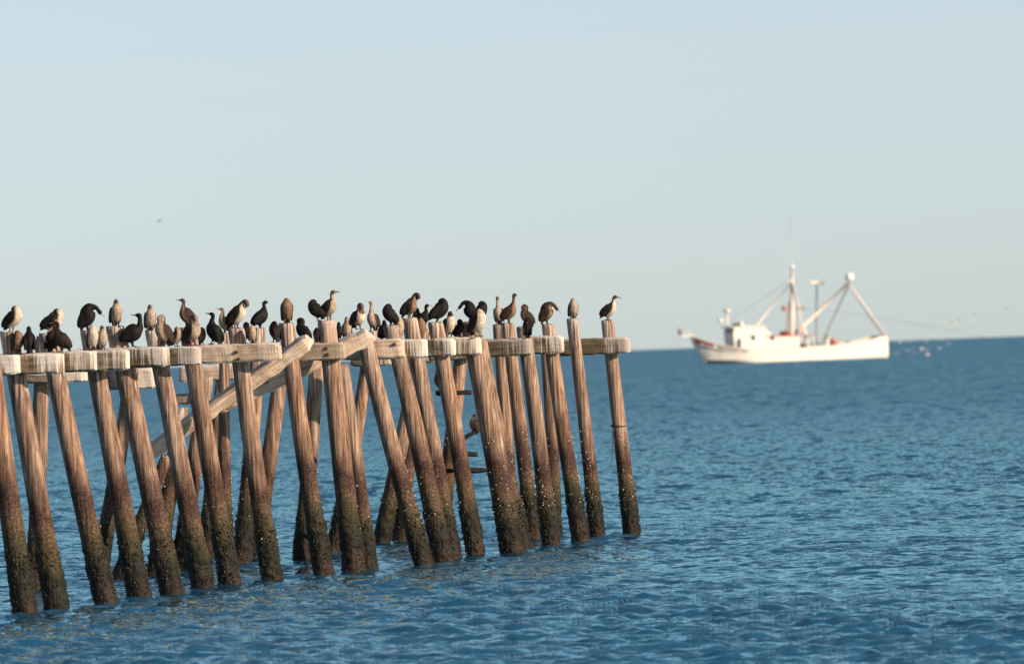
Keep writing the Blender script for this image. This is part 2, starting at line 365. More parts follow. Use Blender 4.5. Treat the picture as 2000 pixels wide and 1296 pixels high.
def add_pile(key, spec, near):
    tx, ty, bx, by, rt, rb, gu = spec
    d = depth_on_water(bx, by); DEP[key] = d
    base = W(bx, by, d); top = W(tx, ty, d)
    dirv = (base - top) / (top.z - base.z)                 # per metre of drop
    seed = random.uniform(0, 500); NS = 22
    zs = []; z = top.z
    while z > -1.0:
        zs.append(z); z -= 0.035 if z < 1.3 else 0.075
    bow = random.uniform(-0.03, 0.03); bow2 = random.uniform(-.02, .02)
    verts = []; faces = []; surf = []
    for z in zs:
        t = (top.z - z) / top.z
        c = dirv * (top.z - z) + Vector((bow, bow2, 0)) * math.sin(math.pi * min(t, 1))
        r = rt + (rb - rt) * min(t, 1.1) ** 1.2
        crust = max(0.0, min(1.0, (1.05 - z) / 0.5))
        for k in range(NS):
            a = 2 * math.pi * k / NS; ca, sa = math.cos(a), math.sin(a)
            g = noise.noise(Vector((ca * 2.6 + seed, sa * 2.6, z * 0.35)))
            g2 = noise.noise(Vector((ca * 6 + seed, sa * 6, z * 0.5 + 40)))
            q = noise.noise(Vector((ca * 3 + seed, sa * 3, z * 11)))
            q2 = noise.noise(Vector((ca * 1.6, sa * 1.6 + seed, z * 4)))
            rad = r * (1 + 0.05 * g + 0.035 * g2) + crust * (0.012 + 0.036 * q + 0.020 * q2)
            zz = c.z
            if z == zs[0]: zz += 0.018 * g2 * 2 - 0.01; rad *= 0.93
            verts.append((c.x + ca * rad, c.y + sa * rad, zz))
    nr = len(zs)
    for i in range(nr - 1):
        for k in range(NS):
            faces.append((i * NS + k, (i + 1) * NS + k, (i + 1) * NS + (k + 1) % NS, i * NS + (k + 1) % NS))
    verts.append((0, 0, -0.025)); faces += [(k, (k + 1) % NS, len(verts) - 1) for k in range(NS)]
    o = mk('pile', verts, faces, M['pile'], pier, top, smooth=True)
    o.color = (gu, 0, 0, 1)
    TOP[key] = (top, rt)
    # mussels and weed crowding the tide zone, barnacles above them (too many to count: one mesh each)
    def lumps(name, count, z0, z1, s0, s1, mat, pw, cone=False):
        vv = []; ff = []
        for _ in range(count):
            z = z0 + (z1 - z0) * random.random() ** pw
            a = random.uniform(0, 2 * math.pi)
            t = (top.z - z) / top.z
            c = dirv * (top.z - z)
            r = rt + (rb - rt) * min(t, 1.1) ** 1.2
            s = random.uniform(s0, s1)
            n_ = Vector((math.cos(a), math.sin(a), 0)); p = c + n_ * (r + (0.012 if z < 1.0 else -0.004)); tn = Vector((-n_.y, n_.x, 0)); up = Vector((0, 0, 1))
            b = len(vv); e = random.uniform(.7, 1.6)
            if cone:
                for k in range(5):
                    q = k * 1.2566 + a; vv.append(p + tn * math.cos(q) * s + up * math.sin(q) * s)
                vv.append(p + n_ * s * .9)
                ff.extend([(b + k, b + (k + 1) % 5, b + 5) for k in range(5)])
            else:
                vv += [p + n_ * s, p + tn * s, p + up * s * e, p - tn * s, p - up * s * e, p - n_ * s]
                for i, j in ((1, 2), (2, 3), (3, 4), (4, 1)): ff.append((b, b + i, b + j)); ff.append((b + 5, b + j, b + i))
        k = mk(name, vv, ff, mat, o, (0, 0, 0), smooth=False, world=False); tag(k, kind='stuff')
    lumps('mussel_crust', 420 if near else 220, -0.3, 0.90, .008, .021, M['mussel'], 1.0)
    lumps('weed_tufts', 150 if near else 80, 0.40, 1.25, .006, .016, M['weed'], 1.0)
    far = max(0.0, min(1.0, (bx - 600) / 400.0)) if near else 0.6
    lumps('barnacles', int(5 + 75 * far), 0.7, 2.1, .007, .017, M['barnacle'], 1.2, True)
for k_, s_ in PILES.items(): add_pile(k_, s_, True)
for k_, s_ in BACK.items(): add_pile(k_, s_, False)

# the line of the pier on the water and the direction of its cross beams
pa = W(112, 1193, DEP['P1']); pb = W(1235, 1047, DEP['P19'])
pdir = (pb - pa); pdir.z = 0; pdir.normalize()
cdir = Vector((pdir.y, -pdir.x, 0))                         # to the right, across the pier
def timber(name, L, h, dpt, mat, loc, rot, color, parent=pier, chew=0.022, endcut=0.0):
    """weathered squared timber: local x runs from -L (hidden end) to 0 (visible end)"""
    nx = max(4, int(L / 0.05)); verts = []; faces = []
    cs = 0.032; seed = random.uniform(0, 99)
    prof = [(-dpt/2+cs, -h/2), (dpt/2-cs, -h/2), (dpt/2, -h/2+cs), (dpt/2, h/2-cs), (dpt/2-cs, h/2), (-dpt/2+cs, h/2), (-dpt/2, h/2-cs), (-dpt/2, -h/2+cs)]
    for i in range(nx + 1):
        x = -L + L * i / nx; e = 0.84 if i in (0, nx) else 0.975 if i in (1, nx - 1) else 1.0
        for j, (y, z) in enumerate(prof):
            n1 = noise.noise(Vector((x * 1.7 + seed, y * 9, z * 9))); n2 = noise.noise(Vector((x * 6 + seed, y * 12 + 9, z * 12)))
            k = 1 + 0.0 * n1
            xx = x + (endcut * n2 * 4 if i == nx else 0) - (z * 0.10 * endcut * 8 if i == nx else 0)
            verts.append((xx, y * e + chew * n1 + chew * .6 * n2, z * e + chew * n2 + chew * n1 * .5))
    for i in range(nx):
        for j in range(8):
            faces.append((i*8+j, i*8+(j+1) % 8, (i+1)*8+(j+1) % 8, (i+1)*8+j))
    faces.append(tuple(range(8))[::-1]); faces.append(tuple(nx*8 + j for j in range(8)))
    o = mk(name, verts, faces, mat, parent, loc, rot=rot)
    o.color = color
    return o
CAPS = {}
def cap(key, pile, rpx, ytop, ybot, length, gu, light, off=-0.30, name='cap_beam', tilt=0.0):
    d = DEP[pile] + off
    a = W(rpx, ytop, d); b = W(rpx, ybot, d); h = (a.z - b.z)
    c = (a + b) / 2; c.y += 0.0
    rz = math.atan2(cdir.y, cdir.x)
    o = timber(name, length, h, 0.30, M['timber'], c, (0, tilt, rz), (gu, light, 0, 1))
    CAPS[key] = (c, h, d, rz, o)
    return o
cap('C1', 'P0', 38, 691, 731, 1.2, 1.0, .15, off=1.6)
cap('C2', 'P1', 122, 688, 728, 2.2, 1.0, .2)
cap('C3', 'P2', 186, 684, 725, 1.9, .75, .1, off=.35)
cap('C4', 'P3', 250, 682, 722, 2.2, .85, .2)
cap('C5', 'P4', 328, 675, 715, 1.6, .8, .05)
cap('C6', 'P5', 390, 675, 713, 1.6, .55, .05)
cap('C7', 'P7', 547, 668, 704, 1.75, .45, .75)
cap('C8', 'P9', 673, 667, 703, 1.1, .15, .45)
cap('C9', 'P10', 788, 660, 699, 1.35, .25, .85, off=.25)
cap('C10', 'P11', 833, 661, 698, 1.3, .9, .1, off=.2)
cap('C11', 'P13', 888, 660, 695, 1.4, .9, .1)
cap('C12', 'P14', 938, 657, 693, 1.3, .8, .15)
cap('C13', 'P16', 1036, 660, 694, 1.2, .35, .05)
cap('C14', 'P17', 1099, 655, 690, .75, .8, .15)
cap('C15', 'P19', 1229, 658, 690, 1.5, .5, .08)
# second line of lower beams on the far row
cap('L1', 'B1', 168, 724, 745, 1.3, 1.0, .3)
cap('L2', 'B2', 305, 718, 758, 1.05, .9, .3, off=.2)
cap('L3', 'B5', 475, 711, 741, 1.2, .9, .75, off=-.1)
cap('L4', 'B9', 765, 697, 713, .75, .5, .15)
cap('L5', 'B10', 850, 692, 707, .6, .6, .2)
cap('L6', 'B12', 930, 684, 701, .9, .8, .25)
cap('L7', 'B5', 404, 766, 787, .62, .3, .3, off=.35)
# bolts on the beams
def bolt(capkey, px, py):
    c, h, d, rz, o = CAPS[capkey]
    p = W(px, py, d); lp = Matrix.Rotation(-rz, 3, 'Z') @ (p - c)
    bm = bmesh.new(); tube_bm(bm, [(lp.x, -0.15, lp.z), (lp.x, -0.172, lp.z), (lp.x, -0.185, lp.z)], [.030, .030, .015], 10)
    b = bm_obj('bolt', bm, M['iron'], o)
for ck, x, y in (('C7', 463, 687), ('C7', 467, 704 - 3), ('C8', 640, 680), ('C8', 643, 692), ('C9', 712, 676), ('C9', 714, 690), ('C9', 774, 672)): bolt(ck, x, y)

# fallen beams wedged through the bents
def stick(name, p0, p1, h, dpt, roll, color, label=None, cat=None, parent=None, mat=None, endcut=0.0):
    v = p1 - p0; L = v.length
    q = v.to_track_quat('X', 'Z') @ Matrix.Rotation(roll, 3, 'X').to_quaternion()
    o = timber(name, L, h, dpt, mat or M['timber'], p1, q.to_euler(), color, parent, endcut=endcut)
    if label: tag(o, label, cat)
    return o
dA = DEP['P7'] + 0.55
stick('fallen_beam', W(290, 884, dA + .5), W(602, 666, dA), .235, .26, R(24), (.35, 1.0, 0, 1),
      'long sunlit fallen beam slanting up from the tide line to the middle of the pier', 'beam', endcut=.05)
dB = DEP['P9'] + 0.42
stick('fallen_beam', W(436, 788, dB + .2), W(723, 655, dB), .265, .25, R(22), (.35, 1.0, 0, 1),
      'pale fallen beam ending above the cap beams, with a preening cormorant on its end', 'beam', endcut=.03)
# rungs nailed to a pile of the far row
dr_ = DEP['P13'] + 0.3
for x0, y0, x1, y1 in ((851, 768, 921, 766), (900, 858, 934, 840), (896, 885, 933, 887), (869, 919, 952, 917)):
    stick('rung', W(x0, y0, dr_), W(x1, y1, dr_), .085, .10, 0, (0, 0, 0, 1), parent=pier, mat=M['tar'])
# frayed rope tied round the end pile
bm = bmesh.new(); d19 = DEP['P19']
for dx, y1 in ((-1, 905), (1, 880), (3, 862)):
    pts = [W(1198 + dx, 832, d19 - .1), W(1197 + dx * .6, 845, d19 - .12), W(1196.5 + dx, (845 + y1) / 2, d19 - .12), W(1197 + dx * 1.4, y1, d19 - .12)]
    tube_bm(bm, [p - pier.location for p in pts], .006, 6)
c0 = W(1208, 831, d19)
tube_bm(bm, [c0 - pier.location + Vector((math.cos(a) * .148, math.sin(a) * .148, .012 * math.sin(a * 2))) for a in np.linspace(0, 2 * math.pi, 20)], .012, 6)
bm_obj('rope', bm, M['rope'], pier)

# ------------------------------------------------------------------ cormorants
BLACK = (.010, .009, .009); BROWN = (.050, .030, .019)
PLUM = {  # back, breast, head
 'black': (BLACK, (.014, .012, .011), BLACK),
 'dark': ((.018, .013, .011), (.040, .026, .018), (.020, .015, .012)),
 'brown': ((.036, .022, .015), (.25, .155, .095), (.070, .044, .030)),
 'pale': ((.024, .017, .013), (.66, .54, .43), (.10, .065, .045)),
 'mottled': ((.040, .027, .020), (.46, .35, .26), (.20, .14, .10)),
 'tan': ((.035, .024, .017), (.48, .36, .26), (.28, .19, .13)),
}
# spine from tail to head: (forward, up, radius); last = head; then bill vector
POSE = {
 'upright': ([(-.135, .01, .012), (-.09, .07, .034), (-.05, .115, .058), (-.005, .18, .074), (.03, .245, .066), (.045, .295, .042), (.042, .34, .026), (.036, .378, .022), (.052, .412, .027), (.082, .418, .018)], (.075, .0), .0),
 'alert':   ([(-.125, .0, .012), (-.085, .07, .032), (-.045, .115, .055), (-.005, .18, .070), (.02, .245, .060), (.03, .29, .038), (.03, .345, .023), (.022, .40, .020), (.03, .445, .025), (.055, .452, .018)], (.072, .012), .0),
 'tuck':    ([(-.12, .0, .012), (-.08, .06, .034), (-.045, .11, .060), (-.005, .18, .079), (.02, .25, .077), (.02, .305, .060), (.0, .338, .040), (-.028, .325, .030)], (-.05, -.06), .0),
 'short':   ([(-.12, .0, .012), (-.08, .06, .034), (-.045, .11, .060), (-.005, .18, .076), (.02, .25, .070), (.025, .30, .048), (.018, .335, .033), (.03, .365, .030), (.055, .368, .02)], (.06, -.012), .0),
 'preen':   ([(-.125, .0, .012), (-.085, .065, .034), (-.045, .115, .060), (.0, .18, .075), (.03, .25, .067), (.05, .30, .046), (.068, .345, .030), (.094, .375, .026), (.126, .368, .027), (.138, .335, .026)], (-.035, -.055), .0),
 'curl':    ([(-.125, .0, .012), (-.085, .065, .034), (-.045, .115, .060), (.0, .18, .076), (.02, .25, .070), (.02, .30, .050), (.0, .345, .032), (.03, .375, .028), (.065, .355, .027), (.065, .32, .024)], (-.01, -.06), .0),
 'droop':   ([(-.10, .0, .012), (-.075, .065, .034), (-.045, .12, .062), (-.01, .19, .080), (.005, .26, .076), (.03, .305, .056), (.075, .325, .036), (.12, .312, .026), (.15, .275, .023), (.172, .245, .025)], (.05, -.05), .0),
 'hunch':   ([(-.15, .07, .012), (-.105, .095, .036), (-.06, .12, .060), (0, .165, .076), (.055, .20, .064), (.085, .235, .042), (.10, .285, .026), (.098, .335, .023), (.088, .372, .026), (.062, .378, .018)], (-.07, .004), .0),
}
def catmull(pts, sub=4):
    P = [np.array(p, float) for p in pts]; out = []
    P = [2 * P[0] - P[1]] + P + [2 * P[-1] - P[-2]]
    for i in range(1, len(P) - 2):
        for s in range(sub):
            t = s / sub
            out.append(0.5 * ((2 * P[i]) + (-P[i-1] + P[i+1]) * t + (2*P[i-1] - 5*P[i] + 4*P[i+1] - P[i+2]) * t*t + (-P[i-1] + 3*P[i] - 3*P[i+1] + P[i+2]) * t**3))
    out.append(P[-2]); return out
GROUP_C = 'cormorants perched on the pier'
def cormorant(label, loc, pose, face, plum, scale=1.0, lean=0.0, head_turn=0.0, bill='bill', seat=0.0, feet=True, group=GROUP_C):
    """face: degrees, 0 = towards the right of the photo, -90 = towards the camera"""
    spine, bv, _ = POSE[pose]
    pal = PLUM[plum]
    ca, sa = math.cos(lean), math.sin(lean)
    def ln(u, z): return (u * ca + z * sa, z * ca - u * sa)
    jit = lambda: random.uniform(-.006, .006)
    pts = [(u + (jit() if 2 < i < len(spine) - 2 else 0), z + (jit() if 2 < i < len(spine) - 2 else 0), r * random.uniform(.97, 1.08) * (1.34 if r > .05 else 1.18)) for i, (u, z, r) in enumerate(spine)]
    sp = catmull(pts, 4); bm = bmesh.new(); src = []
    NSG = 12; rings = []
    nb = len(sp)
    for i, (u, z, r) in enumerate(sp):
        a = sp[max(i-1, 0)]; b = sp[min(i+1, nb-1)]
        tx, tz = b[0]-a[0], b[1]-a[1]; l = math.hypot(tx, tz) or 1; tx /= l; tz /= l
        nx_, nz_ = -tz, tx
        lat = .90 if r > .045 else 1.0
        flat = 1.0
        if i < 5: lat, flat = 2.2 - i * .25, .7
        uu, zz2 = ln(u, z); ring = []
        for k in range(NSG):
            q = 2*math.pi*k/NSG; du = math.cos(q)*r*flat; dv = math.sin(q)*r*lat
            pu, pz = ln(u + nx_*du, z + nz_*du)
            ring.append(bm.verts.new((pu, dv, pz)))
        rings.append(ring); c = ln(u, z); src.append((Vector((c[0], 0, c[1])), i / nb, r))
    for i in range(nb-1):
        for k in range(NSG): bm.faces.new((rings[i][k], rings[i][(k+1) % NSG], rings[i+1][(k+1) % NSG], rings[i+1][k]))
    bm.faces.new(rings[0][::-1]); bm.faces.new(rings[-1])
    # rounded crown
    hu, hz, hr = sp[-1]; h2 = ln(hu, hz)
    bmesh.ops.create_icosphere(bm, subdivisions=2, radius=hr*1.02, matrix=Matrix.Translation((h2[0], 0, h2[1])))
    # folded wings
    s0 = pts[4]; s1 = pts[1]
    for sgn in (-1, 1):
        a0 = Vector((s0[0]-.012, 0, s0[1]+.012)); a1 = Vector((s1[0]-.02, 0, s1[1]-.005))
        ax = (a1-a0); Lw = ax.length; ax.normalize(); n_ = Vector((-ax.z, 0, ax.x)); mid = (a0+a1)/2
        mw = Matrix((ax, Vector((0, 1, 0)), n_)).transposed().to_4x4()
        tr = Matrix.Rotation(lean, 4, 'Y') @ Matrix.Translation(mid + Vector((-.012, sgn*.070, 0))) @ mw @ Matrix.Diagonal((Lw*.60, .024, .064, 1))
        bmesh.ops.create_icosphere(bm, subdivisions=2, radius=1.0, matrix=tr)
    # legs
    hipu, hipz = ln(-.015, .12)
    for sgn in (-1, 1): tube_bm(bm, [(hipu, sgn*.034, hipz), (hipu+.006, sgn*.036, .05), (.0, sgn*.038, .008)], [.028, .015, .011], 6)
    bmesh.ops.recalc_face_normals(bm, faces=bm.faces[:])
    me = bpy.data.meshes.new('body'); bm.to_mesh(me); bm.free()
    tmp = bpy.data.objects.new('tmp', me); col.objects.link(tmp)
    rm = tmp.modifiers.new('r', 'REMESH'); rm.mode = 'VOXEL'; rm.voxel_size = .0085
    sm = tmp.modifiers.new('s', 'SMOOTH'); sm.iterations = 2; sm.factor = .5
    dg = bpy.context.evaluated_depsgraph_get(); ev = tmp.evaluated_get(dg)
    me2 = bpy.data.meshes.new_from_object(ev); me2.name = 'body'
    bpy.data.objects.remove(tmp)
    # plumage by place on the body
    fw = Vector((ca, 0, -sa)); lay = me2.color_attributes.new('plumage', 'FLOAT_COLOR', 'POINT')
    back, breast, head = [np.array(x) for x in pal]
    kd = kdtree.KDTree(len(src))
    for i, s in enumerate(src): kd.insert(s[0], i)
    kd.balance()
    n_neck = (len(pts) - 4) / (len(pts) - 1) if len(pts) > 8 else .80
    cols = []
    for v in me2.vertices:
        c, i, dist = kd.find(v.co); t = src[i][1]
        dv = (v.co - c); dn = dv.normalized() if dv.length > 1e-6 else fw
        front = dn.x * .9 - dn.z * .25 - max(0, abs(v.co.y) - .045) * 14
        k = min(1, max(0, (front + .08) / .45)); k *= min(1, max(0, (t - .16) / .15))
        k *= .85 + .3 * noise.noise(v.co * 30)
        cc = back * (1-k) + breast * k
        if t > n_neck:
            q = min(1, (t - n_neck) / .10); cc = cc * (1-q) + (head * .65 + head * .7 * k) * q
        cols += [cc[0], cc[1], cc[2], 1]
    lay.data.foreach_set('color', cols)
    me2.polygons.foreach_set('use_smooth', [True] * len(me2.polygons))
    me2.materials.clear(); me2.materials.append(M['bird'])
    root = empty('cormorant', loc, R(face)); root.scale = (scale * 1.08,) * 3
    tag(root, label, 'cormorant', group)
    bo = bpy.data.objects.new('body', me2); col.objects.link(bo); bo.parent = root
    # bill with a hooked tip
    yaw = R(head_turn); h = Vector((h2[0], 0, h2[1])); b2 = ln(*bv)
    bd = Vector((b2[0] * math.cos(yaw), b2[0] * math.sin(yaw), b2[1])); bl = bd.length; bdn = bd.normalized()
    bm = bmesh.new(); p0 = h + bdn * hr * .55
    tube_bm(bm, [p0, p0 + bdn * bl * .4, p0 + bdn * bl * .85, p0 + bdn * bl + Vector((0, 0, -.007))], [.0125, .0085, .006, .003], 6)
    bm_obj('bill', bm, M[bill], root, smooth=True)
    if feet:
        for sgn in (-1, 1):
            bm = bmesh.new(); o_ = Vector((-.012, sgn*.038, .010))
            toes = [o_ + Vector((.062*math.cos(a), .062*math.sin(a) * 1.0, -.004)) for a in (-.55, -.18, .18, .55)]
            tops = [bm.verts.new(o_ + Vector((0, 0, .006)))] + [bm.verts.new(t) for t in toes]
            bots = [bm.verts.new(v.co - Vector((0, 0, .010))) for v in tops]
            bm.faces.new(tops); bm.faces.new(bots[::-1])
            for i in range(5): j = (i+1) % 5; bm.faces.new((tops[j], tops[i], bots[i], bots[j]))
            bm_obj('foot', bm, M['foot'], root)
    return root
def on_pile(key, dx=0.0):
    t, r = TOP[key]; d = DEP[key]
    return t + Vector((dx / ppm(d), 0, -.012))
def on_cap(key, px, dy=0.0):
    c, h, d, rz, o = CAPS[key]
    x = c.x + (px - 0) * 0
    # point on the top face of the beam under this photo column
    k = 0.0
    base = W(px, 660, d); lx = (base.x - c.x)
    # depth change along the beam is tiny: solve once
    yy = c.y + lx / cdir.x * cdir.y
    d2 = (Vector((base.x, yy, c.z)) - CAM).dot(f_)
    b2 = W(px, 660, d2)
    return Vector((b2.x, yy + dy, c.z + h / 2 + .004))
def fpx(px, py, d): return W(px, py, d)
cb = cormorant
exec_list = [
 # (label, place, pose, face, plumage, scale, lean deg, head turn, bill)
 ('plump cream-breasted cormorant with tucked head on the leftmost pile top', on_pile('P1', 4), 'tuck', -35, 'pale', 1.0, 16, 0, 'bill_dark'),
 ('small brown cormorant crouched low against the right side of the leftmost pile', on_cap('C2', 34, .0), 'tuck', -60, 'brown', .86, 0, 0, 'bill_dark'),
 ('all-black cormorant standing with back turned between the two leftmost pile tops', on_cap('C2', 57), 'short', 95, 'black', .95, 0, 0, 'bill_dark'),
 ('cormorant bent over showing a round white belly on the second pile from the left', on_pile('P2', 0), 'tuck', -20, 'pale', 1.05, 28, 0, 'bill'),
 ('cormorant with brown neck raised just behind the second pile from the left', on_cap('C2', 104, .32), 'upright', 60, 'tan', 1.05, 0, 30, 'bill_dark'),
 ('dark brown cormorant with hooked neck looking left, right of the second pile', on_cap('C2', 119), 'upright', 200, 'dark', .98, 0, 0, 'bill_dark'),
 ('black cormorant craning its neck out and down to the right on the third pile top', on_pile('P3', -1), 'droop', -8, 'black', 1.08, 0, 0, 'bill'),
 ('pale rounded cormorant pressed against the third pile top from the left', on_cap('C3', 181, -.02), 'tuck', -80, 'pale', .95, 0, 0, 'bill_dark'),
 ('brown cormorant with cream breast standing just left of the fourth pile top', on_cap('C4', 199, .02), 'short', -70, 'mottled', .9, 0, 0, 'bill_dark'),
 ('brown cormorant facing forward with drawn-in neck on the wide fourth pile top', on_pile('P4', 3), 'short', -75, 'mottled', 1.02, 4, 0, 'bill_dark'),
 ('big black cormorant on the beam with neck up and bill pointing left', on_cap('C5', 259), 'hunch', -8, 'black', 1.22, 0, 0, 'bill'),
 ('pale-breasted cormorant facing forward on the narrow fifth pile top', on_pile('P5', -5), 'short', -80, 'mottled', .98, 0, 0, 'bill_dark'),
 ('large tawny hunched cormorant with orange bill tucked down, right of the fifth pile', on_cap('C5', 317, -.03), 'curl', -135, 'tan', 1.12, -4, 0, 'bill'),
 ('small tawny crouching cormorant between the fifth and sixth pile tops', on_cap('C6', 343), 'tuck', -40, 'tan', .78, 8, 0, 'bill'),
 ('tall brown cormorant gazing left with level bill on the sixth pile top', on_pile('P6', -1), 'upright', 208, 'brown', 1.02, 0, 0, 'bill_dark'),
 ('brown cormorant with pale throat curling its neck in front of the sixth pile', on_cap('C6', 377, -.03), 'curl', -45, 'mottled', 1.16, 0, 0, 'bill_dark'),
 ('dusky cormorant huddled low, half hidden right of the sixth pile', on_cap('C7', 393, .1), 'tuck', -60, 'brown', .72, 0, 0, 'bill_dark'),
 ('black cormorant standing tall on the beam, neck stretched up, left of the seventh pile', on_cap('C7', 414), 'upright', 150, 'black', 1.10, -10, 0, 'bill_dark'),
 ('slim pale cormorant with pink bill facing left on the whitened narrow pile', on_pile('B19', 0), 'upright', 195, 'tan', .98, -4, 0, 'bill'),
 ('large cream-breasted cormorant arching its neck down to preen on the seventh pile', on_pile('P7', 0), 'preen', -28, 'pale', 1.14, 8, 0, 'bill'),
 ('black cormorant with ringed neck half hidden behind the seventh pile', on_cap('C7', 478, .33), 'curl', -20, 'black', .80, 0, 0, 'bill_dark'),
 ('small buff oval cormorant on the beam right of the seventh pile', on_cap('C7', 493, -.02), 'tuck', -85, 'tan', .72, 0, 0, 'bill_dark'),
 ('black cormorant in profile with small upright head turned left, on the far-row pile', on_pile('B6', 3), 'upright', 20, 'black', 1.06, 6, 165, 'bill'),
 ('dark cormorant hunched on the beam at the left edge of the eighth pile', on_cap('C7', 537, .12), 'tuck', 120, 'dark', .85, 0, 0, 'bill_dark'),
 ('plain brown egg-shaped cormorant with hidden head on the eighth pile top', on_pile('P8', 2), 'tuck', -85, 'brown', 1.05, 0, 0, 'bill_dark'),
 ('black cormorant with curled neck and yellow bill behind the top of the long fallen beam', on_pile('B8', -30) + Vector((0, 0, 0)), 'curl', 170, 'black', 1.02, 0, 0, 'bill'),
 ('small dark cormorant at the left foot of the ninth pile top', on_cap('C8', 619, .05), 'tuck', 100, 'black', .62, 0, 0, 'bill_dark'),
 ('black cormorant with half-open wing crowded behind the pale-bellied bird on the ninth pile', on_pile('P9', -15), 'tuck', 175, 'dark', .92, 14, 0, 'bill_dark'),
 ('big pale-bellied cormorant with head raised and bill to the right on the ninth pile', on_pile('P9', 6), 'upright', -32, 'mottled', 1.08, 4, 0, 'bill_dark'),
 ('small black cormorant peeping over the pale fallen beam, just right of the ninth pile', on_cap('C9', 662, .0), 'short', -70, 'black', .74, 0, 0, 'bill'),
 ('small dusky cormorant with curved neck behind the pale fallen beam', on_cap('C9', 678, .2), 'curl', -90, 'mottled', .92, 0, 0, 'bill_dark'),
 ('dark-backed cormorant preening its cream breast on the raised end of the pale fallen beam', W(699, 643, dB), 'curl', -55, 'pale', 1.06, 10, 0, 'bill_dark'),
 ('slim upright cormorant with white front and brown head, right of the pale fallen beam', on_pile('B9', 0), 'alert', -115, 'tan', 1.08, 0, 0, 'bill_dark'),
 ('black cormorant with buff head crouched behind the beam left of the eleventh pile', on_cap('C10', 750, .15), 'short', -60, 'dark', .82, 0, 0, 'bill'),
 ('round black cormorant with head buried in its feathers on the eleventh pile', on_pile('P11', 1), 'tuck', 200, 'black', .94, 6, 0, 'bill_dark'),
 ('cormorant with pale rounded back and dark flanks on the beam below the round black one', on_cap('C10', 779, -.02), 'tuck', -75, 'mottled', .98, 0, 0, 'bill_dark'),
 ('brown cormorant with neck arched high and head bowed right on the twelfth pile', on_pile('P12', 0), 'preen', -22, 'brown', 1.06, 6, 0, 'bill_dark'),
 ('black cormorant looking right with slim orange bill beside the arched-neck brown one', on_pile('B10', -4), 'upright', -12, 'black', 1.0, 6, 0, 'bill'),
 ('dark cormorant curling its neck behind the black one with the orange bill', on_pile('B10', -12) + Vector((0, .12, 0)), 'curl', 195, 'dark', .95, 0, 0, 'bill_dark'),
 ('brown cormorant with buff breast on the beam in front of the far-row pile', on_cap('C11', 821, -.02), 'tuck', -70, 'brown', .95, 6, 0, 'bill_dark'),
 ('headless-looking black oval cormorant leaning right on the thirteenth pile', on_pile('P13', 2), 'tuck', 10, 'black', 1.10, 18, 0, 'bill_dark'),
 ('cormorant with cream breast and short dark head right of the thirteenth pile', on_cap('C12', 877, -.02), 'short', -65, 'pale', 1.12, 8, 0, 'bill_dark'),
 ('dark cormorant with yellow bill tucked low, left of the thick double pile', on_cap('C12', 897, .05), 'curl', -30, 'dark', .74, 0, 0, 'bill'),
 ('black cormorant with neck curled in a loop to the left atop the thick pile', on_pile('P14', -2), 'droop', 186, 'black', .96, -4, 0, 'bill_dark'),
 ('black rounded cormorant behind the looped-neck bird, at the top right of the thick pile', on_pile('P14', 18) + Vector((0, .1, 0)), 'tuck', 20, 'black', .92, 10, 0, 'bill_dark'),
 ('white-shouldered cormorant with brown belly on the right shoulder of the thick pile', on_cap('C12', 932, -.10), 'tuck', -50, 'pale', 1.22, 8, 0, 'bill'),
 ('slim cormorant with pale neck and small dark head, left of the close pair', on_pile('B15', 1), 'alert', -100, 'mottled', 1.08, 0, 0, 'bill_dark'),
 ('taller brown cormorant with dark head turned away, right of the close pair', on_pile('P15', 2), 'alert', -12, 'brown', 1.14, 10, 120, 'bill_dark'),
 ('brown cormorant with thin bill pointing left, perched above the black one', on_pile('P16', 7), 'curl', -160, 'brown', .96, 0, 0, 'bill'),
 ('black cormorant seen from behind on the beam below the brown one', on_cap('C13', 1031, -.04), 'tuck', 85, 'black', .92, 0, 0, 'bill_dark'),
 ('brown cormorant stretching its neck far down to the right, third pile from the sea end', on_pile('P17', -2), 'droop', -10, 'brown', 1.06, 0, 0, 'bill'),
 ('egg-shaped cormorant with pale crown on the second pile from the sea end', on_pile('P18', 3), 'tuck', -80, 'mottled', .98, 2, 0, 'bill_dark'),
 ('lone cormorant facing right with cream breast on the last pile at the sea end', on_pile('P19', 0), 'upright', -18, 'pale', 1.06, 14, 0, 'bill_dark'),
 ('brown cormorant half hidden behind a pile on the topmost rung', W(859, 763, dr_), 'short', 200, 'brown', .88, 0, 0, 'bill'),
 ('hunched brown cormorant perched on the tilted rung under the beams', W(921, 845, dr_), 'short', 190, 'brown', .80, -18, 0, 'bill_dark'),
 ('black cormorant crouched under the beams beside a broken pale pile stump', on_cap('L7', 397, .0), 'tuck', 60, 'black', .72, 0, 0, 'bill_dark'),
]
for lab, loc, pose, face, plum, s, lean, ht, bill in exec_list:
    cb(lab, loc, pose, face, plum, s, R(lean), ht, bill)
# one swimming low in the water
dsw = depth_on_water(590, 1127)
sw = cb('dark cormorant swimming low in the water between the pile bases', W(590, 1127, dsw) + Vector((0, 0, -.10)), 'hunch', 0, 'black', .84, 0, 0, 'bill_dark', group=None)

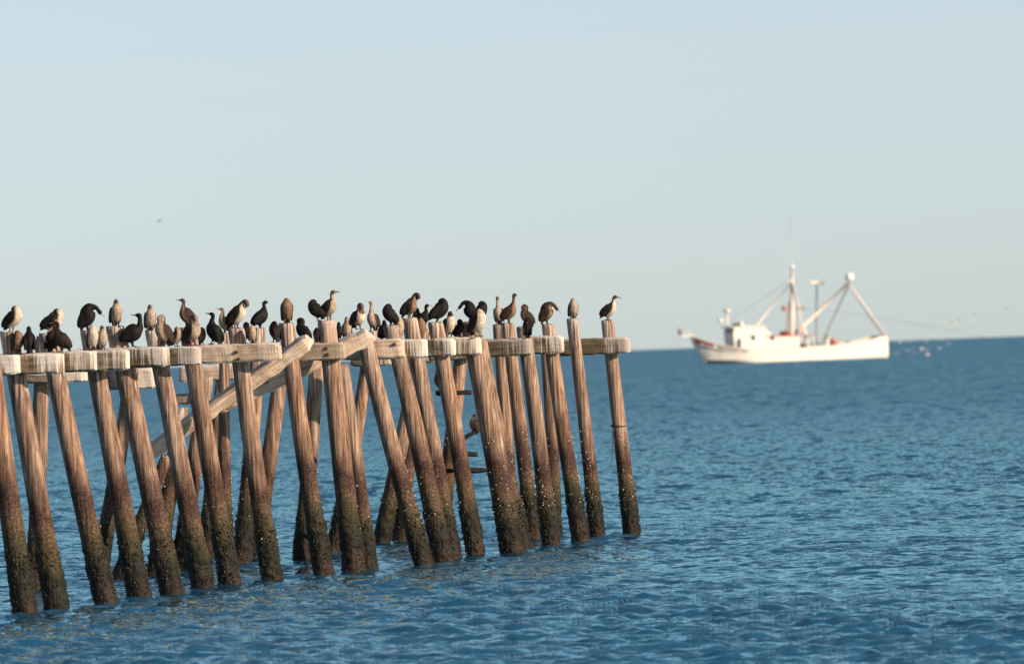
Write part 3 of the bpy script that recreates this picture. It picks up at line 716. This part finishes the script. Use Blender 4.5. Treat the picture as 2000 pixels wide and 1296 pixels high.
# ------------------------------------------------------------------ shrimp trawler
PSI = R(18)
BX, BY = 1555, 704
lo, hi = 800.0, 3000.0
for _ in range(60):                                  # depth at which the curved sea meets that line of sight
    md = (lo + hi) / 2; p = W(BX, BY, md)
    if p.z > -(p.x**2 + p.y**2) / (2 * EARTH): lo = md
    else: hi = md
DB = md; KB = ppm(DB)
boat = empty('shrimp_trawler', W(BX, BY, DB), math.pi + PSI)
tag(boat, 'white shrimp trawler with mast and stern boom rigging on the open sea', 'boat')
def S(X, Y, n=0.0):
    dx = (X - BX) / KB; dy = (BY - Y) / KB
    xs = dx * math.cos(ROLL) + dy * math.sin(ROLL); zs = -dx * math.sin(ROLL) + dy * math.cos(ROLL)
    return Vector((-(xs - n * math.sin(PSI)) / math.cos(PSI), n, zs))
BM = dict(white=simple('white_boat_paint', (.80, .74, .65), .45, var=.05, scale=.6), red=simple('red_paint', (.27, .035, .04), .5),
          grey=simple('grey_deck_paint', (.32, .31, .30), .7), dark=simple('dark_rubber', (.03, .028, .03), .7),
          glass=simple('dark_window_glass', (.03, .05, .08), .1), steel=simple('rigging_steel', (.22, .17, .15), .5, var=.3),
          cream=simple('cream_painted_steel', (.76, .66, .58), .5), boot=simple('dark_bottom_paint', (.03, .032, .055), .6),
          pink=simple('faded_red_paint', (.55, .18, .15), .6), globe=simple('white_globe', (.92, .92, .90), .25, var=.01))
xk = [-12.7, -9.5, -5, 0, 5, 8.5, 11.5, 13.5, 15.5]
zk = [3.05, 2.35, 1.9, 1.72, 1.66, 1.85, 2.45, 3.1, 4.0]
bk = [2.75, 3.1, 3.3, 3.35, 3.25, 2.95, 2.2, 1.35, 0.06]
bw = [2.3, 2.9, 3.2, 3.25, 3.0, 2.3, 1.0, 0.15, 0.0]
st = np.concatenate([np.linspace(-12.7, 11, 26), np.linspace(11.4, 15.5, 14)])
def hull():
    verts = []; faces = []; n = 9
    for x in st:
        zs = np.interp(x, xk, zk); b = max(.03, np.interp(x, xk, bk)); wl = max(.0, np.interp(x, xk, bw))
        stem = max(0.0, (x - 13.0) / 2.5)               # raked stem: the keel rises to the bow
        zkeel = -1.2 + stem ** 1.0 * (zs + 1.1) * .98
        sec = []
        for j in range(n):
            zb = min(zs - .3, max(zkeel + .05, float(np.interp(x, [-12, 3, 7, 10, 14], [-.35, -.20, -.02, .38, .55]))))   # top of the bottom paint
            z = zkeel + (zb - zkeel) * j / 3 if j <= 3 else zb + (zs - zb) * (j - 3) / (n - 4)
            t = (z - zkeel) / (zs - zkeel)
            y = wl * min(1, t * 3.2) ** .6 * (1 - t) + b * t ** .8 if True else 0
            if x < 10: y = max(y, wl * min(1.0, (t * 2.6)) ** .5)
            y = min(y, b)
            sec.append((y, z))
        verts += [(x, y, z) for y, z in sec]; verts += [(x, -y, z) for y, z in sec]
    m2 = 2 * n
    for i in range(len(st) - 1):
        for j in range(n - 1):
            a = i * m2 + j; faces.append((a, a + m2, a + m2 + 1, a + 1))
            a += n; faces.append((a, a + 1, a + m2 + 1, a + m2))
    faces.append(tuple(range(n)) + tuple(range(2 * n - 1, n - 1, -1)))
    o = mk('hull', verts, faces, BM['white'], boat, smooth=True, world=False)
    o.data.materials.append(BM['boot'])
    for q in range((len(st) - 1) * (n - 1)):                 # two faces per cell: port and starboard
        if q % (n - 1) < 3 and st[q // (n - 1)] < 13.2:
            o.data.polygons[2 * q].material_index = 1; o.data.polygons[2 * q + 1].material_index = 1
    b2 = bmesh.new(); b2.from_mesh(o.data); bmesh.ops.recalc_face_normals(b2, faces=b2.faces[:]); b2.to_mesh(o.data); b2.free()
    return o
def bx_obj(name, mat, boxes, parent=boat, bev=0.0, smooth=False):
    bm = bmesh.new()
    for b in boxes: box_bm(bm, *b, bev=bev)
    return bm_obj(name, bm, mat, parent)
def rod(name, mat, pts, r, n=8, parent=boat):
    bm = bmesh.new(); tube_bm(bm, pts, r, n); return bm_obj(name, bm, mat, parent, smooth=True)
def ball(name, mat, c, r, parent=boat):
    bm = bmesh.new(); bmesh.ops.create_uvsphere(bm, u_segments=16, v_segments=10, radius=r, matrix=Matrix.Translation(c)); return bm_obj(name, bm, mat, parent, smooth=True)
h_ = hull()
# deck, rub rail, cap rail, boot stripe
dk = []; 
for x in st:
    z = np.interp(x, xk, zk) - .75; b = max(.02, np.interp(x, xk, bk) - .06); dk += [(x, b, z), (x, -b, z)]
mk('deck', dk, [(2*i, 2*i+1, 2*i+3, 2*i+2) for i in range(len(st)-1)], BM['grey'], boat, world=False)
for sg in (1, -1):
    rod('cap_rail', BM['white'], [(x, sg * max(.03, np.interp(x, xk, bk)), np.interp(x, xk, zk) + .03) for x in st], .09, 6)
    rod('rub_rail', BM['white'], [(x, sg * max(.03, np.interp(x, xk, bk) * .99), np.interp(x, xk, zk) - .62) for x in st[:-4]], .07, 6)
def side_panel(name, mat, x0, x1, top, bot, n=6, out=.05):
    """painted panel lying on the port bulwark between two stations"""
    vs = []; f2 = []
    for i in range(n + 1):
        x = x0 + (x1 - x0) * i / n; z = np.interp(x, xk, zk); b = np.interp(x, xk, bk)
        for zz, k in ((top, 1.0), (bot, 1 - .06 * bot)):
            vs += [(x, b * k + out, z - zz), (x, b * k - .02, z - zz)]
        if i:
            q = 4 * i; f2 += [(q-4, q, q+2, q-2), (q-3, q-1, q+3, q+1), (q-4, q-3, q+1, q), (q-2, q+2, q+3, q-1)]
    return mk(name, vs, f2, mat, boat, world=False)
side_panel('bow_panel', BM['red'], 12.7, 14.9, .12, .72)
side_panel('bulwark_scupper', BM['grey'], 9.4, 12.0, .10, .50)
side_panel('bulwark_scupper', BM['grey'], 8.0, 9.1, .12, .45)
# bow pulpit with anchor roller
bm = bmesh.new(); box_bm(bm, 15.0, 16.9, -.25, .25, 3.9, 4.1, .04); 
for sg in (-1, 1): tube_bm(bm, [(15.2, sg*.3, 4.05), (15.5, sg*.3, 4.45), (16.9, sg*.3, 4.7)], .03, 6)
bm_obj('bow_pulpit', bm, BM['white'], boat)
bx_obj('anchor', BM['steel'], [(16.6, 17.15, -.25, .25, 4.1, 5.0)], bev=.08)
# wheelhouse
pw = [(4.6, 1.0), (9.6, 1.0), (9.9, 4.0), (9.7, 4.95), (5.3, 4.75), (4.4, 3.9)]
bm = bmesh.new(); prism_bm(bm, [(x - .1, z) for x, z in pw], -2.0, 2.0)
wh = bm_obj('wheelhouse', bm, BM['white'], boat)
bx_obj('roof', BM['white'], [(5.0, 10.2, -2.25, 2.25, 4.93, 5.08)], wh, .04)
for i, y in enumerate((-1.35, -.45, .45, 1.35)):
    bx_obj('window', BM['glass'], [(9.62, 9.83, y - .38, y + .38, 4.1, 4.78)], wh)
# deckhouse with red-edged roof
bm = bmesh.new(); box_bm(bm, .3, 9.0, -2.6, 2.6, .95, 3.45, .12); dh = bm_obj('deckhouse', bm, BM['white'], boat)
bx_obj('roof', BM['pink'], [(-2.0, 5.0, -2.75, 2.75, 3.46, 3.58)], dh, .03)
for X_, w_, h__ in ((1470, .55, .75), (1507, .55, .75)):
    p = S(X_, 659, 2.6); bx_obj('window', BM['glass'], [(p.x - w_/2, p.x + w_/2, 2.55, 2.64, p.z - h__/2, p.z + h__/2)], dh)
bx_obj('door', BM['white'], [(2.5, 3.3, 2.56, 2.64, 1.2, 3.1)], dh)
bx_obj('shelter_post', BM['white'], [(-1.95, -1.8, 2.5, 2.65, 1.0, 3.45)])
bx_obj('shelter_post', BM['white'], [(-1.95, -1.8, -2.65, -2.5, 1.0, 3.45)])
bx_obj('winch', BM['dark'], [(-1.5, .1, -1.2, 1.2, 1.0, 2.2)], bev=.25)
p = S(1530, 651); bm = bmesh.new(); bmesh.ops.create_icosphere(bm, subdivisions=2, radius=1, matrix=Matrix.Translation((p.x, .6, p.z)) @ Matrix.Diagonal((.8, .9, .38, 1))); bm_obj('red_buoy', bm, BM['red'], boat, smooth=True)
p = S(1494, 650); bx_obj('life_raft', BM['cream'], [(p.x - .8, p.x + .8, -.2, .9, 3.5, 4.05)], bev=.2)
# roof gear
ball('searchlight', BM['white'], S(1406, 626), .33); p = S(1406, 632); rod('searchlight_post', BM['white'], [S(1406, 626), S(1407, 634)], .08)
rod('radar_post', BM['white'], [S(1419, 634), S(1419, 609)], .16); bx_obj('radar', BM['white'], [(S(1419, 607).x - .3, S(1419, 607).x + .3, -.7, .7, S(1419, 607).z - .15, S(1419, 607).z + .2)], bev=.08)
p = S(1437, 631); bx_obj('roof_locker', BM['dark'], [(p.x - .45, p.x + .45, -.5, .5, 5.05, 5.5)], bev=.08)
p = S(1446, 630); bx_obj('vent', BM['white'], [(p.x - .22, p.x + .22, .1, .6, 5.0, 5.75)], bev=.1)
# mast and its gear
rod('mast', BM['cream'], [S(1546.5, 668), S(1546.5, 600), S(1547, 545), S(1547, 520)], [.36, .33, .24, .12], 12)
rod('mast_strut', BM['cream'], [S(1547, 552, .3), S(1561, 604, .6), S(1566, 655, 1.2)], .14)
rod('antenna', BM['cream'], [S(1547, 520), S(1545, 428)], [.05, .03], 6)
ball('masthead_light', BM['globe'], S(1547, 521), .30)
rod('crosstree', BM['cream'], [S(1539, 549), S(1555, 549)], .12)
rod('ladder_rail', BM['steel'], [S(1536, 655, .4), S(1540, 590, .35)], .08); rod('ladder_rail', BM['steel'], [S(1536, 655, -.2), S(1540, 590, -.2)], .08)
for y_ in range(598, 654, 7): rod('ladder_rung', BM['pink'], [S(1536 + (654 - y_) * .06, y_, .45), S(1536 + (654 - y_) * .06, y_, -.3)], .09)
ball('orange_float', simple('orange_float', (.50, .16, .07), .6), S(1531, 602, .5), .36)
bx_obj('crow_platform', BM['steel'], [(S(1564, 601).x - .45, S(1564, 601).x + .45, -.4, .4, S(1564, 601).z - .3, S(1564, 601).z + .15)], bev=.06)
rod('fore_stay', BM['cream'], [S(1542, 556), S(1475, 638)], .12)
rod('boom', BM['cream'], [S(1549, 655), S(1658, 553)], [.24, .19])
rod('boom_crutch', BM['white'], [S(1568, 636, .8), S(1579, 682, 2.4)], [.2, .26])
rod('boom_crutch', BM['white'], [S(1568, 636, -.8), S(1579, 682, -2.4)], [.2, .2])
rod('stern_post', BM['steel'], [S(1594, 682), S(1596, 553)], .11)
p0 = S(1582, 552); p1 = S(1609, 552); rod('stern_post_crossbar', BM['cream'], [p0, p1], .22)
rod('stern_gantry_leg', BM['cream'], [S(1660, 556), S(1735, 662, 1.2)], .17); rod('stern_gantry_leg', BM['cream'], [S(1660, 556), S(1733, 662, -2.2)], .14)
rod('tackle', BM['steel'], [S(1657, 560), S(1606, 668)], .10)
bx_obj('tackle_block', BM['steel'], [(S(1657, 552).x - .3, S(1657, 552).x + .3, -.2, .2, S(1657, 556).z - .35, S(1657, 556).z + .35)], bev=.06)
ball('boom_glint_ball', BM['globe'], S(1660, 541), .62)  # added white ball standing in for a sun glint at the boom tip
rod('capstan', BM['white'], [S(1614, 682, 1.5), S(1615.5, 665, 1.5), S(1617, 655, 1.5)], [.28, .30, .36])
p = S(1627, 666); bx_obj('net_pile', BM['pink'], [(p.x - .55, p.x + .55, -.8, 1.2, p.z - .7, p.z + .35)], bev=.3)
p = S(1737, 684); bx_obj('fender', BM['dark'], [(-13.0, -12.66, 1.4, 1.9, .9, 1.9)], bev=.1)
rod('towing_cable', BM['steel'], [S(1566, 602), S(1640, 608, 3), S(1760, 628, 6), S(1870, 646, 8), S(1945, 664, 9)], .018, 5)
rod('stay', BM['steel'], [S(1547, 545), S(1412, 634)], .025, 5)

# ------------------------------------------------------------------ gulls
GM = simple('gull_feathers', (.72, .62, .58), .7); GD = simple('gull_grey_wing', (.28, .27, .28), .7)
def gull(label, loc, face, s, up, grey=False, group='gulls trailing the trawler'):
    root = empty('gull', loc, R(face)); root.scale = (s,) * 3; tag(root, label, 'gull', group)
    bm = bmesh.new()
    tube_bm(bm, [(-.24, 0, 0), (-.14, 0, .0), (-.02, 0, -.01), (.10, 0, .005), (.17, 0, .02), (.22, 0, .02), (.26, 0, .01)], [.03, .05, .075, .07, .045, .04, .01], 8)
    bm_obj('body', bm, GD if grey else GM, root, smooth=True)
    for sg in (-1, 1):
        c = [(0, 0), (.22, .10 * up + .02), (.42, .12 * up + .04), (.66, .08 * up)]
        ch = [.09, .095, .07, .012]; vs = []; f2 = []
        for i, (y, z) in enumerate(c):
            sw_ = -.06 * i * (i > 1)
            vs += [(.06 + sw_ + ch[i], sg*(y + .04), z + .03), (.06 + sw_ - ch[i], sg*(y + .04), z + .03), (.06 + sw_, sg*(y + .04), z + .05)]
            if i:
                q = 3*i; f2 += [(q-3, q, q+2, q-1), (q-1, q+2, q+1, q-2), (q-2, q+1, q, q-3)]
        mk('wing', vs, f2, GD if grey else GM, root, smooth=True, world=False)
FL = [(1862, 633, 1.25), (1873, 624, .95), (1823, 644, 1.0), (1837, 617, .7), (1904, 614, .75), (1758, 668, .9), (1779, 667, .85), (1798, 660, .9), (1809, 667, 1.05),
      (1773, 685, 1.1), (1752, 690, .95), (1787, 688, .9), (1800, 682, .9), (1811, 682, 1.0), (1812, 693, .95), (1835, 680, .95), (1843, 666, .75), (1853, 671, .8), (1861, 658, .8), (1900, 640, .7)]
for i, (x, y, s) in enumerate(FL):
    lab = 'small white gull flying in the scattered flock behind the trawler stern'
    d = DB + random.uniform(-30, 30)
    p = W(x, y, d); zs = -(p.x**2 + p.y**2) / (2 * EARTH)
    if p.z < zs + .4:                                       # keep it above the water on the same line of sight
        t = (CAM_H - (zs + .5)) / (CAM_H - p.z); d *= t; p = W(x, y, d)
    if i == 0: lab = 'largest white gull, high over the flock behind the trawler'
    gull(lab, p, random.uniform(0, 360), s * 1.15, random.choice((-.6, .6, 1.2, 1.8)))
gull('white gull flying alone at the far right edge above the horizon', W(1968, 602, DB), 160, .95, 1.4)
gull('faint grey bird gliding alone in the empty sky at the upper left', W(312, 432, 1100), 170, .85, .6, True, None)
gull('tiny grey bird in the sky above the trawler bow', W(1362, 515, DB), 30, .55, .8, True, None)
